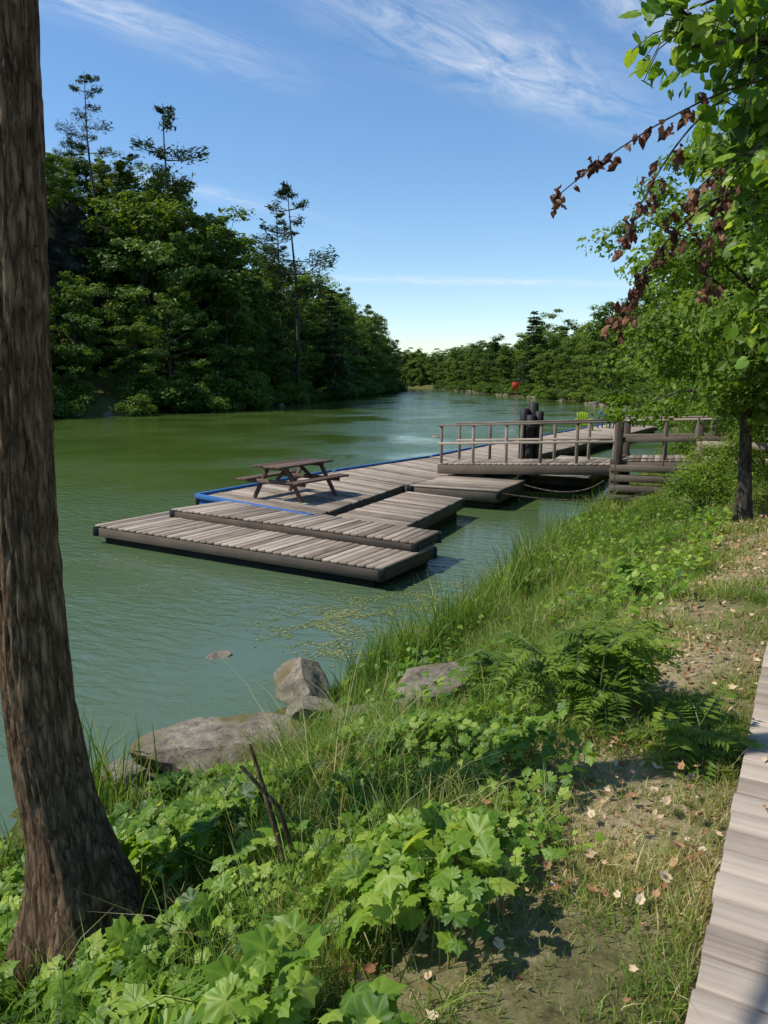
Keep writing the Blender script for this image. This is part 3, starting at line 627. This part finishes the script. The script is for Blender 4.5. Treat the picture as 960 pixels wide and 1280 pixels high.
cs=np.array(cs);sz=np.array(sz); V,F=scat(T,F5,cs,frames(np.tile([0,0,1.],(len(cs),1))+rng.normal(size=(len(cs),3))*.15,rng.uniform(0,6,len(cs))),np.stack([sz,sz*.8,sz*.6],1)); A.add(V,F,0); A.make('shore_rocks',[M_rockf])

n=5200; c0=np.array([(-.75,9.0,.35,.35),(-.5,9.6,.35,.25),(.5,10.2,.5,.35),(-.4,8.2,.25,.2),(1.0,10.9,.3,.3),(-4.5,12.6,1.6,.3),(-1.8,10.8,1.2,.25)]); idx=rng.choice(len(c0),n,p=[.25,.2,.25,.1,.08,.07,.05])
x=c0[idx,0]+rng.normal(size=n)*c0[idx,2];y=c0[idx,1]+rng.normal(size=n)*c0[idx,3]; k=(fn(x,y,5,3)>-.1)
x=x[k];y=y[k];n=len(x); V,F=scat(np.array([(1,0,0),(.3,.8,0),(-.7,.6,0),(-.9,-.3,0),(.1,-.9,0)],float),np.array([(0,1,2,3,4)]),np.stack([x,y,np.full(n,.005)+rng.uniform(0,.002,n)],1),frames(np.tile([0,0,1.],(n,1)),rng.uniform(0,6,n)),rng.uniform(.006,.024,n))
M_alg=leafmat('algae',[(0,(.08,.11,.02)),(1,(.28,.29,.10))],tf=.0,objvar=0); mk('floating_algae',V,[F],[M_alg],{'rnd':np.repeat(rng.uniform(0,1,n),5)})

# ------------------------------------------------------------ boardwalk
W=Wood(); z0=1.3
for k in range(-30,105):
    s0=k*.15; j=random.uniform(-.005,.005); j2=random.uniform(-.012,.012); dz=random.uniform(-.002,.002)
    def bp(s,q,z): p=BW0+BWd*s+BWn*q; return (p[0],p[1],z)
    a,b=s0+.006,s0+.144
    W.hexa([bp(a,j,z0-.04),bp(a,1.5+j2,z0-.04),bp(b,1.5+j2,z0-.04),bp(b,j,z0-.04)],[bp(a,j,z0+dz),bp(a,1.5+j2,z0+dz),bp(b,1.5+j2,z0+dz),bp(b,j,z0+dz)],0)
for q_ in (.045,.75,1.42): W.beam(bp(-4.5,q_,z0-.112),bp(15.7,q_,z0-.112),.05,.13,1)
W.make('boardwalk',[M_wood2,M_woodd],.003)

# ------------------------------------------------------------ docks
def lerp(a,b,t): return tuple(a[i]*(1-t)+b[i]*t for i in range(2))
def dock(name,Q,zt,th=.2,blue=(),pw=.14,m=0):
    W=Wood(); L=math.dist(Q[0],Q[3]); n=max(3,int(L/(pw+.014)))
    for k in range(n):
        t0=k/n; t1=(k+1)/n-.018/L; dz=random.uniform(-.006,.006)
        c=[lerp(Q[0],Q[3],t0),lerp(Q[1],Q[2],t0),lerp(Q[1],Q[2],t1),lerp(Q[0],Q[3],t1)]
        e0=random.uniform(0,.012); c=[lerp(c[0],c[1],e0),lerp(c[1],c[0],e0/2),lerp(c[2],c[3],e0/2),lerp(c[3],c[2],e0)]
        W.hexa([(*p,zt-.04+dz) for p in c],[(*p,zt+dz) for p in c],m)
    ctr=((sum(p[0] for p in Q))/4,(sum(p[1] for p in Q))/4)
    def ins(p,f): 
        v=Vector((p[0]-ctr[0],p[1]-ctr[1])); l=v.length; v=v*((l-f)/l); return (ctr[0]+v.x,ctr[1]+v.y)
    I=[ins(p,.05) for p in Q]
    for k in range(4):
        a,b=I[k],I[(k+1)%4]; mm=3 if k in blue else 1
        W.beam((*a,zt-.048-th/2),(*b,zt-.048-th/2),.05,th,mm,rnd=random.uniform(.3,.7))
        if k in blue:
            A_,B_=Q[k],Q[(k+1)%4]; W.beam((*A_,zt+.01),(*B_,zt+.01),.09,.1,3,rnd=.6)
    J=[ins(p,.22) for p in Q]
    W.hexa([(*p,-.25) for p in J],[(*p,zt-.06-th*.5) for p in J],2)
    for p in I:
        W.beam((p[0],p[1],zt-.2),(p[0],p[1],zt-.02),.12,.12,4)
    return W.make(name,[M_wood,M_woodd,M_mudded,M_blue,M_black])
dock('floating_dock',[(-4.42,15.6),(-5.39,14.07),(0,10.72),(.85,12.2)],.34,.16)
dock('dock_ramp_platform',[(-3.3,16.0),(-4.2,14.95),(.52,11.75),(.95,12.65)],.50,.12)
dock('floating_dock',[(-4.16,16.85),(-1.35,14.2),(.5,18.7),(-1.5,21.4)],.46,.22,blue=(0,3))
dock('floating_dock',[(-1.1,14.1),(.24,13.05),(1.75,16.7),(.55,17.75)],.44,.18)
dock('floating_dock',[(.62,18.6),(2.66,17.6),(3.66,19.6),(1.75,20.6)],.48,.24)
dock('floating_dock',[(-1.4,21.5),(.62,18.85),(3.0,22.6),(1.5,25.5)],.46,.2,blue=(3,))
dock('floating_dock',[(1.6,25.7),(3.2,22.8),(6.2,28.0),(4.5,31.0)],.46,.2,blue=(3,))
dock('floating_dock',[(4.6,31.1),(6.3,28.1),(10.4,35),(8.8,38)],.46,.2,blue=(3,))
dock('floating_dock',[(8.9,38.1),(10.5,35.1),(15.2,43),(13.5,46)],.46,.2,blue=(3,))
dock('floating_dock',[(3.9,20.8),(5.4,20.2),(7.6,25.2),(6.0,26.2)],.46,.2)

# ------------------------------------------------------------ picnic table
W=Wood(); c=Vector((-1.98,16.75,.46)); ex=Vector((.54,.842,0)); ey=Vector((.842,-.54,0))
def T(a,b,z): return c+ex*a+ey*b+Vector((0,0,z))
for k in range(5):
    b=-.32+k*.16; W.beam(T(-.92,b,.74),T(.92,b,.74),.145,.04)
for s in (-1,1):
    for k in (0,1): b=s*(.62+k*.15); W.beam(T(-.92,b,.44),T(.92,b,.44),.138,.04)
for a in (-.6,.6):
    W.beam(T(a,-.8,.39),T(a,.8,.39),.045,.09); W.beam(T(a,-.36,.69),T(a,.36,.69),.045,.08)
    for s in (-1,1): W.beam(T(a+.047,s*.66,.0),T(a+.047,s*.24,.7),.045,.09)
W.beam(T(-.6,0,.4),T(-.2,0,.7),.04,.08); W.beam(T(.6,0,.4),T(.2,0,.7),.04,.08); W.beam(T(-.85,0,.705),T(.85,0,.705),.04,.03)
W.make('picnic_table',[M_brown])

# ------------------------------------------------------------ gangway
W=Wood(); L0=Vector((1.45,20.55,.78)); R0=Vector((5.6,18.35,1.0)); dv=(R0-L0); pv=Vector((.47,.88,0))*1.25
for o in (Vector((0,0,0)),pv): W.beam(L0+o+Vector((0,0,-.14)),R0+o+Vector((0,0,-.14)),.09,.24,1)
n=31
for k in range(n):
    a=L0+dv*((k+.5)/n); W.beam(a-pv*.04,a+pv*1.04,.125,.04)
for o in (pv*.0,pv*1.0):
    for k in range(6):
        a=L0+dv*(.02+k*.192)+o; W.beam(a+Vector((0,0,-.25)),a+Vector((0,0,1.0)),.06,.075)
    W.beam(L0+o+Vector((0,0,1.02)),R0+o+Vector((0,0,1.02)),.12,.045)
    W.beam(L0+o+Vector((0,-.045,.55)),R0+o+Vector((0,-.045,.55)),.04,.06)
W.beam(L0-dv*.04+Vector((0,0,.72)),L0+Vector((0,0,.72)),.05,.05)
W.make('gangway',[M_wood,M_woodd])
W=Wood(); 
for x,y in [(5.55,18.2),(6.1,19.4),(7.2,17.6),(7.7,18.8),(8.9,17.0),(9.4,18.2)]: W.beam((x,y,-.6),(x,y,2.1 if x<8 else 2.15),.16,.16,1)
for k in range(5):
    z=.1+k*.24; W.beam((5.45,18.15,z),(6.2,19.6,z),.2,.19,1); 
for k in range(4): z=.22+k*.24; W.beam((5.4,18.25,z),(7.2,17.55,z),.18,.16,1)
A0=Vector((5.5,18.3,1.1));B0=Vector((10.5,16.3,1.3)); pv2=Vector((.4,1.1,0))
for k in range(36):
    a=A0+(B0-A0)*((k+.5)/36); W.beam(a-pv2*.05,a+pv2*1.08,.14,.045,0)
for o in (Vector((0,-.02,0)),pv2):
    W.beam(A0+o+Vector((0,0,-.13)),B0+o+Vector((0,0,-.13)),.08,.2,1)
    W.beam(A0+o+Vector((0,0,.95)),B0+o+Vector((0,0,.95)),.12,.045,0)
    W.beam(A0+o+Vector((0,-.05,.5)),B0+o+Vector((0,-.05,.5)),.05,.12,1)
    for k in range(6): a=A0+o+(B0-A0)*(k/5*.98+.01); W.beam(a+Vector((0,0,-.3)),a+Vector((0,0,.95)),.08,.08,1)
W.make('timber_pier',[M_wood,M_woodd])
W=Wood()
P0=Vector((6.3,15.3,0));P1=Vector((10,13.3,0))
for k in range(4):
    a=P0+(P1-P0)*k/3; g=gz(a.x,a.y); W.beam((a.x,a.y,g-.1),(a.x,a.y,g+1.0),.11,.11)
for h in (.35,.65,.95): W.beam((P0.x,P0.y-.08,gz(P0.x,P0.y)+h),(P1.x,P1.y-.08,gz(P0.x,P0.y)+h),.04,.14)
W.make('wooden_fence',[M_wood])
A=Acc()
for k,(x,y,h,r) in enumerate([(3.80,21.15,2.22,.12),(4.05,21.2,2.38,.13),(3.95,20.95,2.05,.12),(4.18,21.0,2.15,.11)]):
    zz_=np.array([-1,0,.3,1.2,1.6,1.62,h,h+.015,h+.016]); rr=np.array([r,r,r,r*.97,r*.97,r*1.05,r*1.03,r*.8,.001]); V,F=tube(np.stack([np.full(9,x)+.02*zz_,np.full(9,y),zz_],1),rr,16,.01); A.add(V,F,0,.5,True)
for z in (1.3,1.75):
    V,F=tube(np.array([(4.0+.33*math.cos(t),21.08+.27*math.sin(t),z) for t in np.linspace(0,6.4,25)]),np.full(25,.02),6); A.add(V,F,0,.5,True)
A.make('mooring_piles',[M_black])
A=Acc()
for P in [((5.3,18.4,.6),(4.6,18.2,.12),(3.5,19.3,.4)),((6.2,17.4,.5),(4.8,17.3,.1),(2.7,17.7,.4))]:
    P=np.array(P); t=np.linspace(0,1,14)[:,None]; C=(1-t)**2*P[0]+2*t*(1-t)*P[1]+t*t*P[2]; V,F=tube(C,np.full(14,.02),6); A.add(V,F,0,.5,True)
A.make('mooring_cable',[M_barkd])

def chair(x,y,z,rot,mat):
    W=Wood(); M=Matrix.Translation((x,y,z))@Matrix.Rotation(rot,4,'Z')
    B=lambda p,q,w,h: W.beam(M@Vector(p),M@Vector(q),w,h)
    for k in range(5): B((-.24+k*.12,-.25,.38),(-.24+k*.12,.28,.30),.1,.025); B((-.24+k*.12,.26,.30),(-.24+k*.12,.55,.95-.03*abs(k-2)),.1,.025)
    for s in (-1,1):
        B((s*.32,-.28,0),(s*.32,-.28,.55),.05,.08); B((s*.32,.35,0),(s*.32,.35,.55),.05,.08); B((s*.34,-.33,.57),(s*.34,.45,.57),.12,.03); B((s*.29,-.28,.36),(s*.29,.4,.26),.03,.08)
    W.make('deck_chair',[mat])
chair(10.3,39.6,.46,2.6,M_lime); chair(11.9,41.4,.46,2.5,M_cb); chair(12.6,42.2,.46,2.5,M_lime); chair(13.4,43.0,.46,2.4,M_cb)
W=Wood(); W.beam((21.6,128,.0),(21.6,128,2.6),.1,.1,0); W.beam((21.1,127.9,2.1),(22.1,127.9,2.1),.05,1.05,0); W.make('red_sign',[M_red])

# ------------------------------------------------------------ overhanging vine tree at right
rng=np.random.default_rng(99); A=Acc()
def bez(P,n=12):
    P=np.array(P,float); t=np.linspace(0,1,n)[:,None]
    return (1-t)**3*P[0]+3*t*(1-t)**2*P[1]+3*t*t*(1-t)*P[2]+t**3*P[3]
zt_=np.linspace(1.0,9,12); V,F=tube(np.stack([4.7+.05*np.sin(zt_),np.full(12,4.3),zt_],1),.16*(1-.08*zt_),12,.04); A.add(V,F,1,.5,True)
for P,r0 in [([(4.7,4.3,3.6),(3.6,4.2,4.6),(2.6,4.0,4.75),(1.35,3.85,4.5)],.045),([(4.7,4.3,4.6),(3.5,4.4,5.4),(2.4,4.2,5.2),(1.5,4.0,4.75)],.04),([(4.7,4.3,2.9),(3.6,4.3,3.9),(2.8,4.1,4.1),(1.95,4.0,3.7)],.035)]:
    V,F=tube(bez(P,16),np.linspace(r0,.006,16),8,.04); A.add(V,F,1,.5,True)
blob=[((1.36,3.95,4.62),.2,70),((1.6,3.95,4.7),.22,90),((1.75,3.95,4.5),.28,120),((2.1,4.0,4.5),.3,200),((1.8,4.1,4.25),.2,70),((2.05,4.0,4.1),.25,150),((1.97,3.9,3.75),.2,90),((2.3,4.1,3.8),.35,220),((1.64,3.8,3.97),.12,20),((2.2,4.2,3.35),.25,100),((1.85,4.0,4.85),.3,140),((2.5,4.2,4.4),.4,220),((2.15,4.4,4.25),.35,180)]
pos=[]
for c_,r,n in blob:
    p=np.array(c_)+np.clip(rng.normal(size=(n,3)),-1.6,1.6)*r*.6; pos.append(p)
    for q_ in p[::4]:
        V,F=tube([np.array(c_)+[.1,0,.05],(np.array(c_)+q_)/2+[0,0,.03],q_],[.004,.003,.002],4); A.add(V,F,1,.5)
pos=np.concatenate(pos); n=len(pos)
dd_=np.stack([rng.normal(size=n)*.7,rng.normal(size=n)*.7,-.5+rng.normal(size=n)*.4],1)
Rm=frames_dir(dd_,np.stack([-.6+rng.normal(size=n)*.5,rng.normal(size=n)*.6-.3,.9+rng.normal(size=n)*.3],1))
V,F=scat(HL,HF,pos,Rm,rng.uniform(.022,.060,n)); A.add(V,F,0,np.clip(np.repeat(np.clip(.46+.27*rng.normal(size=n),0,1),len(HL))+np.tile(HO,n),0,1),True)
A.make('overhanging_tree',[M_big,M_barkd])
A=Acc(); DP=[]
stems=[[(2.0,4.0,4.45),(1.6,3.9,4.4),(1.1,3.8,4.1),(.78,3.78,3.82)],[(1.6,3.9,4.3),(1.35,3.85,4.15),(1.2,3.8,3.8),(1.1,3.75,3.6)],[(1.9,3.9,4.2),(1.6,3.8,4.0),(1.5,3.8,3.7),(1.52,3.75,3.4)],[(1.7,3.9,3.9),(1.4,3.8,3.8),(1.2,3.75,3.5),(1.08,3.72,3.25)],[(1.8,3.9,4.1),(1.6,3.9,4.0),(1.45,3.8,3.9),(1.38,3.78,3.75)]]
for P,n,lo in zip(stems,[34,24,46,42,22],[.4,.35,.4,.4,.4]):
    C=bez(P,18); V,F=tube(C,np.linspace(.006,.0025,18),5); A.add(V,F,1,.5,True)
    t=(np.linspace(lo,1,n)+rng.normal(size=n)*.02).clip(0,1)*17; i0=t.astype(int).clip(0,16); p=C[i0]+(C[i0+1]-C[i0])*(t-i0)[:,None]; DP.append(p+rng.normal(size=(n,3))*.022-[0,0,.02])
p=np.concatenate(DP);n=len(p); dd_=np.stack([rng.normal(size=n)*.5,rng.normal(size=n)*.5,-np.ones(n)],1)
CT2=HL.copy(); CT2[:,0]*=.55; CT2[:,2]=1.0*np.abs(CT2[:,0])+.25*np.sin(CT2[:,1]*6+CT2[:,0]*4)
V,F=scat(CT2,HF,p,frames_dir(dd_,rng.normal(size=(n,3))),rng.uniform(.018,.046,n)); A.add(V,F,0,np.repeat(rng.uniform(0,1,n),len(HL)),True)
A.make('dead_leaf_branch',[M_dead,M_barkd])

# ------------------------------------------------------------ sky / sun / camera
sd=Vector((-.99,-.10,0)).normalized(); el=math.radians(50)
sun_dir=Vector((sd.x*math.cos(el),sd.y*math.cos(el),math.sin(el)))
w=bpy.data.worlds.new('World'); scene.world=w; w.use_nodes=True; nt=w.node_tree; nt.nodes.clear(); L=nt.links.new
out=nt.nodes.new('ShaderNodeOutputWorld'); bg=N(nt,'ShaderNodeBackground',Strength=.15)
sky=nt.nodes.new('ShaderNodeTexSky'); sky.sky_type='NISHITA'; sky.sun_disc=False; sky.sun_elevation=el; sky.sun_rotation=math.atan2(sd.x,sd.y); sky.air_density=1.0; sky.dust_density=.2; sky.ozone_density=2.2
hs=N(nt,'ShaderNodeHueSaturation'); hs.inputs['Saturation'].default_value=1.18; hs.inputs['Value'].default_value=1.12; L(sky.outputs[0],hs.inputs['Color'])
tc=nt.nodes.new('ShaderNodeTexCoord'); sx=N(nt,'ShaderNodeSeparateXYZ'); L(tc.outputs['Generated'],sx.inputs[0])
def M2(op,a,b=None,c=None):
    n=N(nt,'ShaderNodeMath',operation=op)
    for i_,v in enumerate((a,b,c)):
        if v is None: continue
        if isinstance(v,(int,float)): n.inputs[i_].default_value=v
        else: L(v,n.inputs[i_])
    return n.outputs[0]
zc=M2('MAXIMUM',sx.outputs[2],.03)
px_=M2('DIVIDE',sx.outputs[0],zc); py_=M2('DIVIDE',sx.outputs[1],zc)
ca,sa=math.cos(.82),math.sin(.82)
uu=M2('ADD',M2('MULTIPLY',px_,ca),M2('MULTIPLY',py_,sa)); vv=M2('ADD',M2('MULTIPLY',px_,-sa),M2('MULTIPLY',py_,ca))
cb=N(nt,'ShaderNodeCombineXYZ'); L(M2('MULTIPLY',uu,1.3),cb.inputs[0]); L(M2('MULTIPLY',vv,4.0),cb.inputs[1])
nz=N(nt,'ShaderNodeTexNoise'); nz.inputs['Scale'].default_value=1.9; nz.inputs['Detail'].default_value=11; nz.inputs['Roughness'].default_value=.7; nz.inputs['Distortion'].default_value=.7; L(cb.outputs[0],nz.inputs[0])
def ell(cx,cy,ang,a,b,amp):
    ca,sa=math.cos(ang),math.sin(ang)
    dx=M2('SUBTRACT',px_,cx); dy=M2('SUBTRACT',py_,cy)
    u=M2('ADD',M2('MULTIPLY',dx,ca/a),M2('MULTIPLY',dy,sa/a)); v=M2('ADD',M2('MULTIPLY',dx,-sa/b),M2('MULTIPLY',dy,ca/b))
    r=M2('ADD',M2('MULTIPLY',u,u),M2('MULTIPLY',v,v)); return M2('MULTIPLY',M2('POWER',2.718,M2('MULTIPLY',r,-1)),amp)
tot=None
for e in [(.38,2.65,.8,.75,.20,1.0),(.72,2.3,.8,.5,.10,.9),(-.8,2.25,.75,.5,.10,.9),(-1.05,4.3,.9,.9,.12,.6),(.9,8.2,.15,1.7,.30,1.0),(-.6,2.6,.8,.4,.1,.3)]:
    g=ell(*e); tot=g if tot is None else M2('ADD',tot,g)
cr_=ramp(nt,[(.36,(0,0,0)),(.76,(1,1,1))],nz.outputs[0])
cm=M2('MINIMUM',M2('MULTIPLY',cr_.outputs[0],tot),.75)
mx=N(nt,'ShaderNodeMix',data_type='RGBA'); L(cm,mx.inputs[0]); L(hs.outputs[0],mx.inputs[6]); mx.inputs[7].default_value=(5.8,6.1,6.6,1)
L(mx.outputs[2],bg.inputs[0]); L(bg.outputs[0],out.inputs[0])
sl=bpy.data.lights.new('sun','SUN'); sl.energy=5; sl.angle=math.radians(.5); sl.color=(1,.95,.86)
so=bpy.data.objects.new('sun',sl); so.rotation_euler=sun_dir.to_track_quat('Z','Y').to_euler(); so.location=(-20,10,30); COL.objects.link(so)
cd=bpy.data.cameras.new('camera'); cd.sensor_fit='VERTICAL'; cd.sensor_height=24; cd.lens=18.02; cd.clip_end=4000; cd.clip_start=.05
co=bpy.data.objects.new('camera',cd); co.location=(0,0,3.0); co.rotation_euler=(math.radians(90-9.75),0,0); COL.objects.link(co); scene.camera=co
